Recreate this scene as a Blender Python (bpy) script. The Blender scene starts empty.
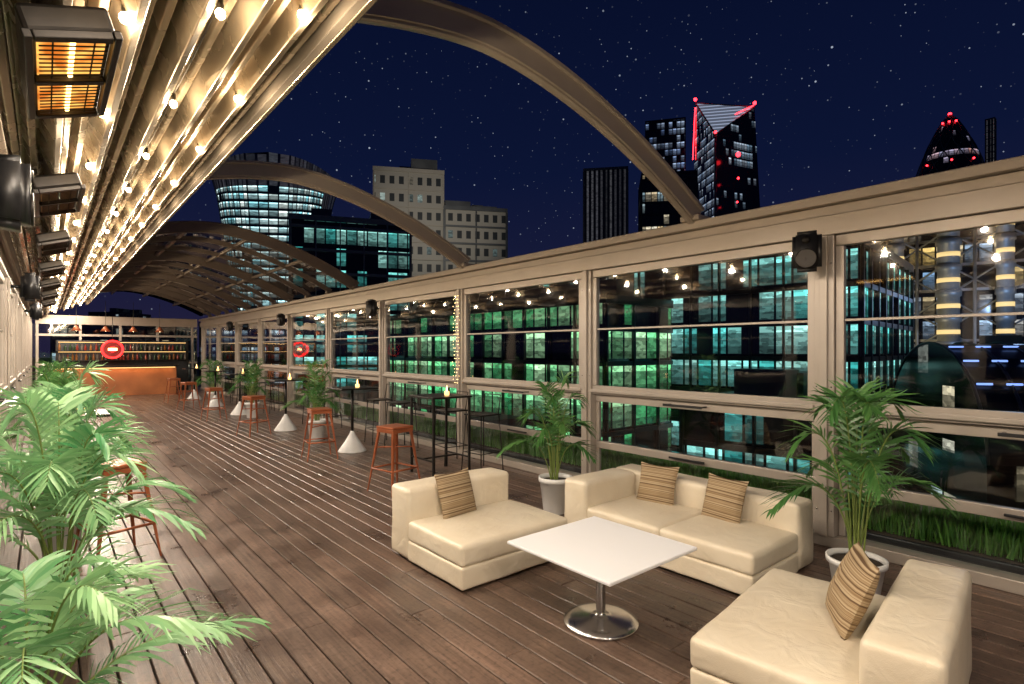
import bpy, bmesh, math, random
from mathutils import Vector, Matrix, noise
random.seed(7)
sc=bpy.context.scene
R=math.radians
# ---------------------------------------------------------------- materials
def newmat(name):
    m=bpy.data.materials.new(name); m.use_nodes=True
    nt=m.node_tree; b=nt.nodes['Principled BSDF']; return m,nt,b
def N(nt,t,**k):
    n=nt.nodes.new(t)
    for a,v in k.items(): setattr(n,a,v)
    return n
def L(nt,a,b): nt.links.new(a,b)
def math_(nt,op,a,b=None):
    n=N(nt,'ShaderNodeMath',operation=op)
    for i,x in enumerate((a,b)):
        if x is None: continue
        if isinstance(x,(int,float)): n.inputs[i].default_value=x
        else: L(nt,x,n.inputs[i])
    return n.outputs[0]
def ramp(nt,fac,stops):
    r=N(nt,'ShaderNodeValToRGB'); e=r.color_ramp.elements
    while len(e)<len(stops): e.new(.5)
    for i,(p,c) in enumerate(stops):
        e[i].position=p; e[i].color=(*c,1)
    L(nt,fac,r.inputs[0]); return r.outputs[0]
def bump(nt,b,h,s,d=.01):
    n=N(nt,'ShaderNodeBump'); n.inputs['Strength'].default_value=s; n.inputs['Distance'].default_value=d
    L(nt,h,n.inputs['Height']); L(nt,n.outputs[0],b.inputs['Normal'])
def simple(name,col,rough=.5,metal=0,var=.15,scale=6,bmp=0,bscale=80,coat=0,rv=.2):
    m,nt,b=newmat(name)
    tc=N(nt,'ShaderNodeTexCoord')
    nz=N(nt,'ShaderNodeTexNoise'); nz.inputs['Scale'].default_value=scale; nz.inputs['Detail'].default_value=6
    L(nt,tc.outputs['Object'],nz.inputs['Vector'])
    c=ramp(nt,nz.outputs[0],[(.3,tuple(x*(1-var) for x in col)),(.7,tuple(min(1,x*(1+var)) for x in col))])
    L(nt,c,b.inputs['Base Color'])
    rr=N(nt,'ShaderNodeMapRange'); rr.inputs['To Min'].default_value=max(0,rough*(1-rv)); rr.inputs['To Max'].default_value=min(1,rough*(1+rv))
    L(nt,nz.outputs[0],rr.inputs[0]); L(nt,rr.outputs[0],b.inputs['Roughness'])
    b.inputs['Metallic'].default_value=metal
    b.inputs['Coat Weight'].default_value=coat
    if bmp:
        n2=N(nt,'ShaderNodeTexNoise'); n2.inputs['Scale'].default_value=bscale; n2.inputs['Detail'].default_value=4
        L(nt,tc.outputs['Object'],n2.inputs['Vector']); bump(nt,b,n2.outputs[0],bmp)
    return m
def emis(name,col,s):
    m,nt,b=newmat(name); b.inputs['Base Color'].default_value=(*[c*.5 for c in col],1)
    b.inputs['Emission Color'].default_value=(*col,1); b.inputs['Emission Strength'].default_value=s
    m.cycles.emission_sampling='NONE'
    return m
FRAME=simple('powder_coated_aluminium',(.42,.37,.32),.34,.25,.06,3,.04,200)
ARCH_DIM=simple('dim_roof_frame',(.17,.135,.11),.4,.3,.08,3)  # darker frame tone, weaker light on the far arches put into the colour
RIB=simple('anodised_rib',(.46,.38,.28),.27,.5,.08,4)
BLACK=simple('black_plastic',(.012,.012,.013),.4,0,.2,20,.1,300)
DMETAL=simple('dark_metal',(.025,.022,.02),.4,.7,.2,10)
STEEL=simple('brushed_steel',(.62,.62,.62),.22,1,.1,15)
STEELM=simple('matt_steel_cladding',(.32,.33,.34),.45,.4,.1,1)
WHITE=simple('white_laminate',(.78,.79,.82),.55,0,.008,2,rv=.02)
POTM=simple('white_pot',(.74,.74,.73),.4,0,.05,5,.05,40)
SOIL=simple('soil',(.03,.02,.012),.9,0,.4,30,.6,60)
COPPER=simple('copper_paint',(.34,.10,.04),.35,.35,.2,8)
CABLE=simple('cable_rubber',(.02,.018,.015),.6)
CONC=simple('concrete',(.16,.15,.14),.8,0,.2,.3,.3,3)
STONE=simple('pale_stone',(.42,.38,.32),.8,0,.1,.3)
DARKC=simple('dark_cladding',(.02,.022,.025),.4,.3,.3,.5)
GREYC=simple('grey_cladding',(.11,.115,.12),.5,.3,.2,.5)
GROUND=simple('asphalt_ground',(.04,.04,.042),.9,0,.3,.05)
TRIM=simple('window_mullion',(.03,.035,.038),.4,.5,.2,.5)
BULB=emis('bulb_glow',(1,.76,.42),34)
RED=emis('red_glow',(1,.02,.02),4)
REDS=emis('aviation_red',(1,.02,.03),10)
CANDLE=emis('candle_glow',(1,.55,.2),8)
BLUEL=emis('blue_light',(.25,.4,1),1.6)
WARML=emis('warm_light',(1,.6,.22),2.2)
WARMD=emis('warm_stair_light',(1,.68,.28),1.1)
def leather():
    m,nt,b=newmat('cream_leather')
    tc=N(nt,'ShaderNodeTexCoord')
    n1=N(nt,'ShaderNodeTexNoise'); n1.inputs['Scale'].default_value=3.5; n1.inputs['Detail'].default_value=5
    n2=N(nt,'ShaderNodeTexVoronoi'); n2.inputs['Scale'].default_value=220
    n3=N(nt,'ShaderNodeTexNoise'); n3.inputs['Scale'].default_value=7; n3.inputs['Distortion'].default_value=1.2
    for n in(n1,n2,n3): L(nt,tc.outputs['Object'],n.inputs['Vector'])
    L(nt,ramp(nt,n1.outputs[0],[(.3,(.66,.575,.44)),(.7,(.75,.675,.54))]),b.inputs['Base Color'])
    b.inputs['Roughness'].default_value=.36
    h=math_(nt,'ADD',math_(nt,'MULTIPLY',n2.outputs[0],.06),math_(nt,'MULTIPLY',n3.outputs[0],1.0))
    bump(nt,b,h,.45,.02)
    return m
LEATHER=leather()
def stripes():
    m,nt,b=newmat('striped_fabric')
    tc=N(nt,'ShaderNodeTexCoord'); s=N(nt,'ShaderNodeSeparateXYZ'); L(nt,tc.outputs['Object'],s.inputs[0])
    nz=N(nt,'ShaderNodeTexNoise',noise_dimensions='1D'); nz.inputs['Scale'].default_value=1; nz.inputs['Detail'].default_value=1
    L(nt,math_(nt,'MULTIPLY',s.outputs[1],90),nz.inputs['W'])
    L(nt,ramp(nt,nz.outputs[0],[(.34,(.10,.055,.025)),(.46,(.26,.175,.09)),(.6,(.42,.33,.21))]),b.inputs['Base Color'])
    b.inputs['Roughness'].default_value=.85
    n2=N(nt,'ShaderNodeTexNoise'); n2.inputs['Scale'].default_value=250; L(nt,tc.outputs['Object'],n2.inputs[0]); bump(nt,b,n2.outputs[0],.5,.004)
    return m
STRIPE=stripes()
def leafmat(name,c1,c2,tr):
    m,nt,b=newmat(name)
    at=N(nt,'ShaderNodeAttribute',attribute_name='rnd')
    L(nt,ramp(nt,at.outputs['Fac'],[(0,c1),(1,c2)]),b.inputs['Base Color'])
    b.inputs['Roughness'].default_value=.33
    t=N(nt,'ShaderNodeBsdfTranslucent'); L(nt,ramp(nt,at.outputs['Fac'],[(0,c1),(1,c2)]),t.inputs[0])
    mx=N(nt,'ShaderNodeMixShader'); mx.inputs[0].default_value=tr
    L(nt,b.outputs[0],mx.inputs[1]); L(nt,t.outputs[0],mx.inputs[2])
    L(nt,mx.outputs[0],nt.nodes['Material Output'].inputs[0])
    return m
LEAF=leafmat('palm_leaf',(.03,.12,.03),(.13,.30,.08),.25)
LEAF_LIT=leafmat('lit_palm_leaf',(.05,.26,.09),(.42,.66,.34),.22)  # paler leaf copy, strong lamp light put into the green
GRASS=leafmat('grass_blade',(.05,.17,.03),(.14,.32,.05),.3)
STEM=simple('palm_stem',(.16,.22,.05),.5)
def deckmat():
    m,nt,b=newmat('timber_deck')
    at=N(nt,'ShaderNodeAttribute',attribute_name='rnd')
    tc=N(nt,'ShaderNodeTexCoord'); mp=N(nt,'ShaderNodeMapping'); mp.inputs['Scale'].default_value=(40,1.6,10)
    L(nt,tc.outputs['Object'],mp.inputs[0])
    g=N(nt,'ShaderNodeTexNoise'); g.inputs['Scale'].default_value=1.2; g.inputs['Detail'].default_value=8; g.inputs['Roughness'].default_value=.65
    L(nt,mp.outputs[0],g.inputs['Vector'])
    st=N(nt,'ShaderNodeTexNoise'); st.inputs['Scale'].default_value=1.9; st.inputs['Detail'].default_value=8; st.inputs['Roughness'].default_value=.65; L(nt,tc.outputs['Object'],st.inputs[0])
    sp=N(nt,'ShaderNodeTexNoise'); sp.inputs['Scale'].default_value=38; sp.inputs['Detail'].default_value=3; L(nt,tc.outputs['Object'],sp.inputs[0])
    c1=ramp(nt,g.outputs[0],[(.3,(.092,.060,.044)),(.7,(.24,.168,.128))])
    mu=N(nt,'ShaderNodeMix',data_type='RGBA',blend_type='MULTIPLY'); mu.inputs[0].default_value=1
    L(nt,c1,mu.inputs[6]); L(nt,ramp(nt,at.outputs['Fac'],[(0,(.7,.69,.69)),(1,(1.05,1,1))]),mu.inputs[7])
    m2=N(nt,'ShaderNodeMix',data_type='RGBA',blend_type='MULTIPLY'); m2.inputs[0].default_value=1
    L(nt,mu.outputs[2],m2.inputs[6]); L(nt,ramp(nt,st.outputs[0],[(.33,(.48,.46,.46)),(.5,(.92,.92,.92)),(.68,(1.2,1.18,1.15))]),m2.inputs[7])
    m3=N(nt,'ShaderNodeMix',data_type='RGBA',blend_type='MULTIPLY'); m3.inputs[0].default_value=1
    L(nt,m2.outputs[2],m3.inputs[6]); L(nt,ramp(nt,sp.outputs[0],[(.3,(.6,.6,.6)),(.5,(1,1,1))]),m3.inputs[7])
    L(nt,m3.outputs[2],b.inputs['Base Color'])
    rr=N(nt,'ShaderNodeMapRange'); rr.inputs['From Min'].default_value=.3; rr.inputs['From Max'].default_value=.7; rr.inputs['To Min'].default_value=.22; rr.inputs['To Max'].default_value=.5
    L(nt,st.outputs[0],rr.inputs[0]); L(nt,rr.outputs[0],b.inputs['Roughness'])
    bump(nt,b,g.outputs[0],.4,.006)
    return m
DECK=deckmat()
def glassmat(name,tint,k=2.1):
    m,nt,b=newmat(name); nt.nodes.remove(b)
    t=N(nt,'ShaderNodeBsdfTransparent'); t.inputs[0].default_value=(*tint,1)
    g=N(nt,'ShaderNodeBsdfGlossy'); g.inputs['Roughness'].default_value=.03
    lw=N(nt,'ShaderNodeLayerWeight'); lw.inputs[0].default_value=.5
    sch=math_(nt,'ADD',.04,math_(nt,'MULTIPLY',math_(nt,'POWER',lw.outputs['Facing'],5),.9))
    mx=N(nt,'ShaderNodeMixShader'); L(nt,math_(nt,'MINIMUM',math_(nt,'MULTIPLY',sch,k),1.0),mx.inputs[0])
    tc=N(nt,'ShaderNodeTexCoord'); nz=N(nt,'ShaderNodeTexNoise'); nz.inputs['Scale'].default_value=1.3
    L(nt,tc.outputs['Object'],nz.inputs[0]); bp=N(nt,'ShaderNodeBump'); bp.inputs['Strength'].default_value=.3; bp.inputs['Distance'].default_value=.012
    L(nt,nz.outputs[0],bp.inputs['Height']); L(nt,bp.outputs[0],g.inputs['Normal'])
    L(nt,t.outputs[0],mx.inputs[1]); L(nt,g.outputs[0],mx.inputs[2]); L(nt,mx.outputs[0],nt.nodes['Material Output'].inputs[0])
    return m
GLASS=glassmat('window_glass',(.9,.96,.97))
def winmat(name,cw,ch,frac,rowfrac,ca,cb,strength,off=(.012,.016,.02),mx0=.07,my0=.14,seed=0.,top=.93,wall=None):
    m,nt,b=newmat(name)
    uv=N(nt,'ShaderNodeUVMap'); s=N(nt,'ShaderNodeSeparateXYZ'); L(nt,uv.outputs[0],s.inputs[0])
    u=math_(nt,'DIVIDE',s.outputs[0],cw); v=math_(nt,'DIVIDE',s.outputs[1],ch)
    fu=math_(nt,'FLOOR',u); fv=math_(nt,'FLOOR',v); gu=math_(nt,'FRACT',u); gv=math_(nt,'FRACT',v)
    c=N(nt,'ShaderNodeCombineXYZ'); L(nt,fu,c.inputs[0]); L(nt,fv,c.inputs[1]); c.inputs[2].default_value=seed
    w=N(nt,'ShaderNodeTexWhiteNoise'); L(nt,c.outputs[0],w.inputs[0])
    c2=N(nt,'ShaderNodeCombineXYZ'); L(nt,math_(nt,'FLOOR',math_(nt,'DIVIDE',u,7)),c2.inputs[0]); L(nt,fv,c2.inputs[1]); c2.inputs[2].default_value=seed+3.3
    w2=N(nt,'ShaderNodeTexWhiteNoise'); L(nt,c2.outputs[0],w2.inputs[0])
    lit=math_(nt,'MAXIMUM',math_(nt,'LESS_THAN',w.outputs[0],frac),math_(nt,'LESS_THAN',w2.outputs[0],rowfrac))
    mk=math_(nt,'MULTIPLY',math_(nt,'MULTIPLY',math_(nt,'GREATER_THAN',gu,mx0),math_(nt,'LESS_THAN',gu,1-mx0)),
        math_(nt,'MULTIPLY',math_(nt,'GREATER_THAN',gv,my0),math_(nt,'LESS_THAN',gv,top)))
    mpp=N(nt,'ShaderNodeMapping'); mpp.inputs['Scale'].default_value=(1.6,3.4,1); L(nt,uv.outputs[0],mpp.inputs[0])
    nz=N(nt,'ShaderNodeTexVoronoi'); nz.inputs['Scale'].default_value=1.1; nz.distance='CHEBYCHEV'; L(nt,mpp.outputs[0],nz.inputs[0])
    sv=N(nt,'ShaderNodeSeparateColor'); L(nt,nz.outputs['Color'],sv.inputs[0])
    inter=ramp(nt,sv.outputs[0],[(.0,(.3,)*3),(.9,(1,)*3)])
    ceil=math_(nt,'ADD',.5,math_(nt,'MULTIPLY',math_(nt,'GREATER_THAN',gv,.76),1.3))
    desk=math_(nt,'ADD',.45,math_(nt,'MULTIPLY',math_(nt,'GREATER_THAN',gv,.36),.55))
    sx=N(nt,'ShaderNodeSeparateColor'); L(nt,w.outputs[1],sx.inputs[0])
    val=math_(nt,'MULTIPLY',math_(nt,'MULTIPLY',lit,mk),math_(nt,'MULTIPLY',math_(nt,'ADD',.25,sx.outputs[1]),math_(nt,'MULTIPLY',ceil,desk)))
    val=math_(nt,'MULTIPLY',val,inter)
    L(nt,math_(nt,'MULTIPLY',val,strength),b.inputs['Emission Strength'])
    L(nt,ramp(nt,sx.outputs[2],[(0,ca),(1,cb)]),b.inputs['Emission Color'])
    b.inputs['Base Color'].default_value=(*off,1); b.inputs['Roughness'].default_value=.15
    if wall:
        L(nt,ramp(nt,mk,[(0,wall),(1,off)]),b.inputs['Base Color']); b.inputs['Roughness'].default_value=.6
    m.cycles.emission_sampling='NONE'
    return m
# ---------------------------------------------------------------- mesh builder
class MB:
    def __init__(s): s.v=[];s.f=[];s.m=[];s.sm=[];s.mats=[];s.rnd=[];s.uv={}
    def mi(s,mat):
        if mat not in s.mats: s.mats.append(mat)
        return s.mats.index(mat)
    def face(s,idx,mat,smooth=False,rnd=0.,uv=None):
        s.f.append(idx); s.m.append(s.mi(mat)); s.sm.append(smooth); s.rnd.append(rnd)
        if uv: s.uv[len(s.f)-1]=uv
    def add(s,pts): 
        n=len(s.v); s.v.extend([tuple(p) for p in pts]); return n
    def box(s,x0,x1,y0,y1,z0,z1,mat,M=None,rnd=0.):
        p=[Vector(q) for q in((x0,y0,z0),(x1,y0,z0),(x1,y1,z0),(x0,y1,z0),(x0,y0,z1),(x1,y0,z1),(x1,y1,z1),(x0,y1,z1))]
        if M: p=[M@q for q in p]
        n=s.add(p)
        for q in((0,3,2,1),(4,5,6,7),(0,1,5,4),(1,2,6,5),(2,3,7,6),(3,0,4,7)): s.face([n+i for i in q],mat,False,rnd)
    def bbox(s,x0,x1,y0,y1,z0,z1,mat,c=.006,M=None,rnd=0.,seg=2):
        bm=bmesh.new(); bmesh.ops.create_cube(bm,size=1)
        for v in bm.verts: v.co=Vector(((x0+x1)/2+v.co.x*(x1-x0),(y0+y1)/2+v.co.y*(y1-y0),(z0+z1)/2+v.co.z*(z1-z0)))
        bmesh.ops.bevel(bm,geom=bm.edges[:],offset=c,segments=seg,affect='EDGES',profile=.5)
        s.bm(bm,mat,M,rnd)
    def bm(s,bm,mat,M=None,rnd=0.,smooth=False):
        n=len(s.v); bm.verts.index_update()
        for v in bm.verts: s.v.append(tuple(M@v.co if M else v.co))
        for f in bm.faces: s.face([n+v.index for v in f.verts],mat,smooth,rnd)
        bm.free()
    def lathe(s,prof,mat,c=(0,0,0),seg=32,M=None,caps=True,smooth=True):
        rings=[]
        for r,z in prof:
            pts=[Vector((c[0]+r*math.cos(2*math.pi*i/seg),c[1]+r*math.sin(2*math.pi*i/seg),c[2]+z)) for i in range(seg)]
            if M: pts=[M@p for p in pts]
            rings.append(s.add(pts))
        for a,b in zip(rings,rings[1:]):
            for i in range(seg):
                j=(i+1)%seg; s.face([a+i,a+j,b+j,b+i],mat,smooth)
        if caps:
            s.face([rings[0]+i for i in reversed(range(seg))],mat); s.face([rings[-1]+i for i in range(seg)],mat)
    def tube(s,pts,r,mat,seg=8,r1=None):
        pts=[Vector(p) for p in pts]; rings=[]
        for i,p in enumerate(pts):
            t=(pts[min(i+1,len(pts)-1)]-pts[max(i-1,0)]).normalized()
            a=t.cross(Vector((0,0,1))); 
            if a.length<.05: a=t.cross(Vector((1,0,0)))
            a.normalize(); b=t.cross(a)
            rr=r if r1 is None else r+(r1-r)*i/(len(pts)-1)
            rings.append(s.add([p+(a*math.cos(2*math.pi*k/seg)+b*math.sin(2*math.pi*k/seg))*rr for k in range(seg)]))
        for a,b in zip(rings,rings[1:]):
            for i in range(seg):
                j=(i+1)%seg; s.face([a+i,b+i,b+j,a+j],mat,True)
        s.face([rings[0]+i for i in range(seg)],mat); s.face([rings[-1]+i for i in reversed(range(seg))],mat)
    def sphere(s,c,r,mat,seg=10,rings=6,sz=1):
        prof=[(max(.0001,r*math.sin(math.pi*i/rings)),-r*sz*math.cos(math.pi*i/rings)) for i in range(rings+1)]
        s.lathe(prof,mat,c,seg,caps=False)
    def obj(s,name,loc=(0,0,0),rot=0,parent=None,uvs=False):
        me=bpy.data.meshes.new(name); me.from_pydata(s.v,[],s.f)
        for m in s.mats: me.materials.append(m)
        me.polygons.foreach_set('material_index',s.m); me.polygons.foreach_set('use_smooth',s.sm)
        at=me.attributes.new('rnd','FLOAT','FACE'); at.data.foreach_set('value',s.rnd)
        if uvs:
            ul=me.uv_layers.new(name='UVMap')
            for p in me.polygons:
                if p.index in s.uv:
                    for li,q in zip(p.loop_indices,s.uv[p.index]): ul.data[li].uv=q
                    continue
                n=p.normal
                if abs(n.z)>.7:
                    for li in p.loop_indices:
                        c=me.vertices[me.loops[li].vertex_index].co; ul.data[li].uv=(c.x,c.y)
                else:
                    t=Vector((-n.y,n.x,0)).normalized()
                    for li in p.loop_indices:
                        c=me.vertices[me.loops[li].vertex_index].co; ul.data[li].uv=(c.dot(t)+500.3,c.z+300)
        me.update()
        o=bpy.data.objects.new(name,me); o.location=loc; o.rotation_euler=(0,0,rot); sc.collection.objects.link(o)
        if parent: o.parent=parent
        return o
def empty(name,loc=(0,0,0),rot=0):
    e=bpy.data.objects.new(name,None); e.location=loc; e.rotation_euler=(0,0,rot); e.empty_display_size=.2; sc.collection.objects.link(e); return e
# ---------------------------------------------------------------- dimensions
WX=4.9; LX=-.42; Y0=-5.; Y1=25.6; RT=2.85; RB=2.53
POSTS=[1.82+2.6*i for i in range(-2,10)]
# deck
mb=MB(); bw=.142; x=LX-.3; i=0
while x<WX+.12:
    y=Y0-random.random()*3
    while y<Y1:
        ln=random.choice((2.4,3.0,3.6,4.2)); 
        z=random.uniform(-.0015,.0015)
        mb.bbox(x+.004,x+bw-.004,y+.002,y+ln-.002,-.03,z,DECK,.004,rnd=random.random(),seg=1)
        y+=ln
    x+=bw
mb.obj('wooden_deck_floor')
mb=MB(); mb.box(-14,6.6,-14,30,-30,-.045,CONC); mb.box(6.3,6.6,-14,30,-.045,.2,CONC); mb.obj('terrace_building')
mb=MB(); n=mb.add([(-3000,-3000,-30.2),(3000,-3000,-30.2),(3000,3000,-30.2),(-3000,3000,-30.2)]); mb.face([n,n+1,n+2,n+3],GROUND); mb.obj('ground')
# ---------------------------------------------------------------- glass walls
def glass_wall(sx,name,sign):
    mb=MB()
    def bx(a,b,y0,y1,z0,z1,mat=FRAME,c=.006):
        xa,xb=sx+sign*a,sx+sign*b; mb.bbox(min(xa,xb),max(xa,xb),y0,y1,z0,z1,mat,c)
    bx(-.06,.16,Y0,Y1,RB,RB+.16); bx(-.03,.18,Y0,Y1,RB+.163,RB+.24); bx(-.10,.2,Y0,Y1,RB+.243,RT)
    bx(-.04,.12,Y0,Y1,.002,.09)
    for k,p in enumerate(POSTS):
        bx(-.05,.11,p-.075,p+.075,.093,RB-.003)
        bx(-.075,-.053,p-.03,p+.03,.093,RB-.003,FRAME,.004)
        for zz in(.3,1.3,2.3):
            for dy in(-.055,.055): bx(-.054,-.0505,p+dy-.006,p+dy+.006,zz-.006,zz+.006,STEEL,.001)
        if k+1<len(POSTS):
            a=p+.078; b=POSTS[k+1]-.078
            for z0,z1 in((1.09,1.19),(2.44,2.525)): bx(-.025,.03,a,b,z0,z1)
            for y0,y1 in((a,a+.06),(b-.06,b)): bx(-.024,.029,y0,y1,1.193,2.437)
            bx(-.012,.012,a+.062,b-.062,1.83,1.85,FRAME,.003)
            bx(-.06,-.03,a,b,1.11,1.15,FRAME,.008)
            for z0,z1 in((.46,.54),(1.0,1.085)): bx(.034,.08,a,b,z0,z1)
            for y0,y1 in((a,a+.05),(b-.05,b)): bx(.035,.079,y0,y1,.543,.997); bx(.035,.079,y0,y1,.095,.457)
            m=(a+b)/2
            bx(-.085,-.07,m-.22,m+.22,1.03,1.055,BLACK,.004)
            for yy in(m-.2,m+.2): bx(-.07,.03,yy-.01,yy+.01,1.035,1.05,BLACK,.003)
            bx(-.01,.005,m-.2,m+.2,.49,.51,BLACK,.004)
            for xx,z0,z1,e in((0,1.19,2.44,.06),(.055,.54,1.0,.05),(.055,.09,.46,.05)):
                X=sx+sign*xx
                n=mb.add([(X,a+e,z0),(X,b-e,z0),(X,b-e,z1),(X,a+e,z1)]); mb.face([n,n+1,n+2,n+3],GLASS)
    return mb.obj(name)
glass_wall(WX,'glass_wall',1); glass_wall(LX,'glass_wall',-1)
mb=MB()
ys=Y1+.02
for z0,z1 in((0.0,.12),(1.05,1.12),(2.1,2.18),(RB,RT)): mb.bbox(LX+.15,WX-.15,ys,ys+.1,z0,z1,FRAME)
for k in range(5):
    xx=LX+.2+k*1.2
    for z0,z1 in((.122,1.048),(1.122,2.098),(2.182,RB-.002)): mb.bbox(xx-.04,xx+.04,ys+.01,ys+.09,z0,z1,FRAME)
n=mb.add([(LX,ys+.05,0),(WX,ys+.05,0),(WX,ys+.05,RB),(LX,ys+.05,RB)]); mb.face([n,n+1,n+2,n+3],GLASS)
mb.obj('end_glass_wall')
# ---------------------------------------------------------------- arches
XC=2.28
def az(x): return 3.72-.83*(abs(x-XC)/2.58)**1.7
def arch(y,name,w=.10,h=.135,xa=-.3,xb=4.86,mat=FRAME):
    mb=MB(); n=48
    secs=[(-w/2,w/2,-h/2,h/2),(-w*.8,w*.8,h/2+.002,h/2+.03)]
    if w>.08: secs.append((-w*.34,w*.34,-h/2-.018,-h/2-.002))
    for (a,b,c,d) in secs:
        ring=[]
        for i in range(n+1):
            x=xa+(xb-xa)*i/n; z=az(x); dz=(az(x+.01)-az(x-.01))/.02
            nn=Vector((-dz,0,1)).normalized(); p=Vector((x,y,z))
            q=[p+nn*c+Vector((0,a,0)),p+nn*c+Vector((0,b,0)),p+nn*d+Vector((0,b,0)),p+nn*d+Vector((0,a,0))]
            ring.append(mb.add(q))
        for r0,r1 in zip(ring,ring[1:]):
            for k in range(4):
                j=(k+1)%4; mb.face([r0+k,r0+j,r1+j,r1+k],mat,k in(0,2))
    mb.bbox(4.76,4.98,y-w,y+w,RT+.002,RT+.05,mat)
    for s in(-1,1): mb.lathe([(.012,0),(.012,.012)],STEEL,(4.80,y+s*w*.75,RT+.05),8)
    return mb.obj(name)
for k in range(-1,6): arch(3.0+3.87*k,'roof_arch_beam',mat=FRAME if k<2 else ARCH_DIM)
for k in range(0,11): arch(10.75+1.29*k+.02,'roof_glazing_rib',.05,.06,1.1,mat=ARCH_DIM)
mb=MB()
seg=16
xs=[1.1+(4.86-1.1)*i/seg for i in range(seg+1)]
for a,b in zip(xs,xs[1:]):
    n=mb.add([(a,10.75,az(a)+.09),(b,10.75,az(b)+.09),(b,Y1,az(b)+.09),(a,Y1,az(a)+.09)]); mb.face([n,n+1,n+2,n+3],GLASS,True)
for x in(1.9,2.9,3.9): mb.bbox(x-.03,x+.03,10.75,Y1,az(x)+.0,az(x)+.06,ARCH_DIM)
mb.obj('glass_roof_panels')
mb=MB(); x=-.3; k=0
while x<1.12:
    z=az(x); dz=(az(x+.01)-az(x-.01))/.02; ang=math.atan(dz)
    M=Matrix.Translation((x,0,z))@Matrix.Rotation(-ang,4,'Y')
    d=.07 if k%3 else .15
    mb.bbox(-.019,.019,Y0,Y1-.2,-.12-d,-.12,RIB,.006,M)
    mb.bbox(-.034,.034,Y0,Y1-.2,-.118,-.10,RIB,.004,M)
    x+=.078; k+=1
for a in [ -.36+ .0965*i for i in range(16)]:
    b=a+.0965
    n=mb.add([(a,Y0,az(a)-.095),(b,Y0,az(b)-.095),(b,Y1-.2,az(b)-.095),(a,Y1-.2,az(a)-.095)]); mb.face([n,n+1,n+2,n+3],ARCH_DIM,True)
mb.bbox(1.12,1.17,Y0,Y1-.2,az(1.14)-.27,az(1.14)-.05,FRAME)
mb.obj('retractable_roof')
# ---------------------------------------------------------------- string lights
root=empty('string_lights')
mb=MB(); lights=[]
for row,xr in enumerate((.24,.58,.93)):
    zc=az(xr)-.225
    ys_=[-3.1+1.15*i for i in range(25)]
    pts=[]
    for a,b in zip(ys_,ys_[1:]):
        for j in range(6):
            t=j/6; pts.append((xr,a+(b-a)*t,zc+.03-.03*4*t*(1-t)*.6))
    pts.append((xr,ys_[-1],zc+.03)); mb.tube(pts,.004,CABLE,5)
    for i,y in enumerate(ys_):
        mb.lathe([(.012,.03),(.013,-.003),(.012,-.014)],CABLE,(xr,y,zc),8)
        mb.sphere((xr,y,zc-.032),.021,BULB,10,8,1.1)
        lights.append((row,i,xr,y,zc-.085))
mb.obj('bulb_strings',parent=root)
for row,i,x,y,z in lights:
    if y<14 or i%2==0:
        ld=bpy.data.lights.new('bulb_light','POINT'); ld.energy=9 if y<14 else 16; ld.color=(1,.76,.48); ld.shadow_soft_size=.02
        o=bpy.data.objects.new('bulb_light',ld); o.location=(x,y,z); o.parent=root; sc.collection.objects.link(o)
    if (i+row)%2==0:
        ld=bpy.data.lights.new('bulb_boost_spot','SPOT'); ld.energy=58; ld.spot_size=R(174); ld.spot_blend=.2; ld.color=(1,.87,.73); ld.shadow_soft_size=.03  # added downward spot, brightens deck and seats but spares the ribs; no reflector
        o=bpy.data.objects.new('bulb_boost_spot',ld); o.location=(x,y,z-.03); o.parent=root; sc.collection.objects.link(o)
# ---------------------------------------------------------------- heaters
def heater_mat(s):
    m,nt,b=newmat('heater_filament'); tc=N(nt,'ShaderNodeTexCoord'); nz=N(nt,'ShaderNodeTexNoise'); nz.inputs['Scale'].default_value=9; L(nt,tc.outputs['Object'],nz.inputs[0])
    L(nt,ramp(nt,nz.outputs[0],[(.38,(.5,.12,.01)),(.62,(1,.50,.10))]),b.inputs['Emission Color']); b.inputs['Emission Strength'].default_value=s
    b.inputs['Base Color'].default_value=(.3,.15,.05,1); b.inputs['Metallic'].default_value=.6; b.inputs['Roughness'].default_value=.3; m.cycles.emission_sampling='NONE'; return m
HF=heater_mat(1.5); HOFF=heater_mat(.04)
HT=emis('heater_tube',(1,.62,.2),9)
def heater(y,on):
    mb=MB(); M=Matrix.Rotation(R(-18),4,'Y')
    mb.bbox(-.13,.13,-.4,.4,.0,.09,DMETAL,.015,M)
    mb.bbox(-.14,-.115,-.42,.42,-.03,.0,DMETAL,.004,M); mb.bbox(.115,.14,-.42,.42,-.03,0,DMETAL,.004,M)
    for y0 in(-.42,-.02,.38): mb.bbox(-.112,.112,y0,y0+.04,-.03,-.002,DMETAL,.004,M)
    for s in(-1,1):
        mb.box(-.1,.1,min(s*.03,s*.37),max(s*.03,s*.37),-.006,-.003,HF if on else HOFF,M)
        mb.tube([M@Vector((.0,s*.035,-.012)),M@Vector((.0,s*.365,-.012))],.008,HT if on else STEEL,6)
        for j in range(9):
            yy=s*(.05+.037*j); mb.box(-.1,.1,yy-.0025,yy+.0025,-.028,-.024,DMETAL,M)
        for j in(-.06,.06): mb.box(j-.0025,j+.0025,min(s*.03,s*.37),max(s*.03,s*.37),-.023,-.02,DMETAL,M)
    for s in(-.25,.25): mb.tube([(0,s,.05),(-.05,s,.25),(-.05,s,.34)],.012,DMETAL)
    return mb.obj('infrared_heater',(.07,y,2.68))
for i in range(7): heater(2.8+2.35*i,i==0)
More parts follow.
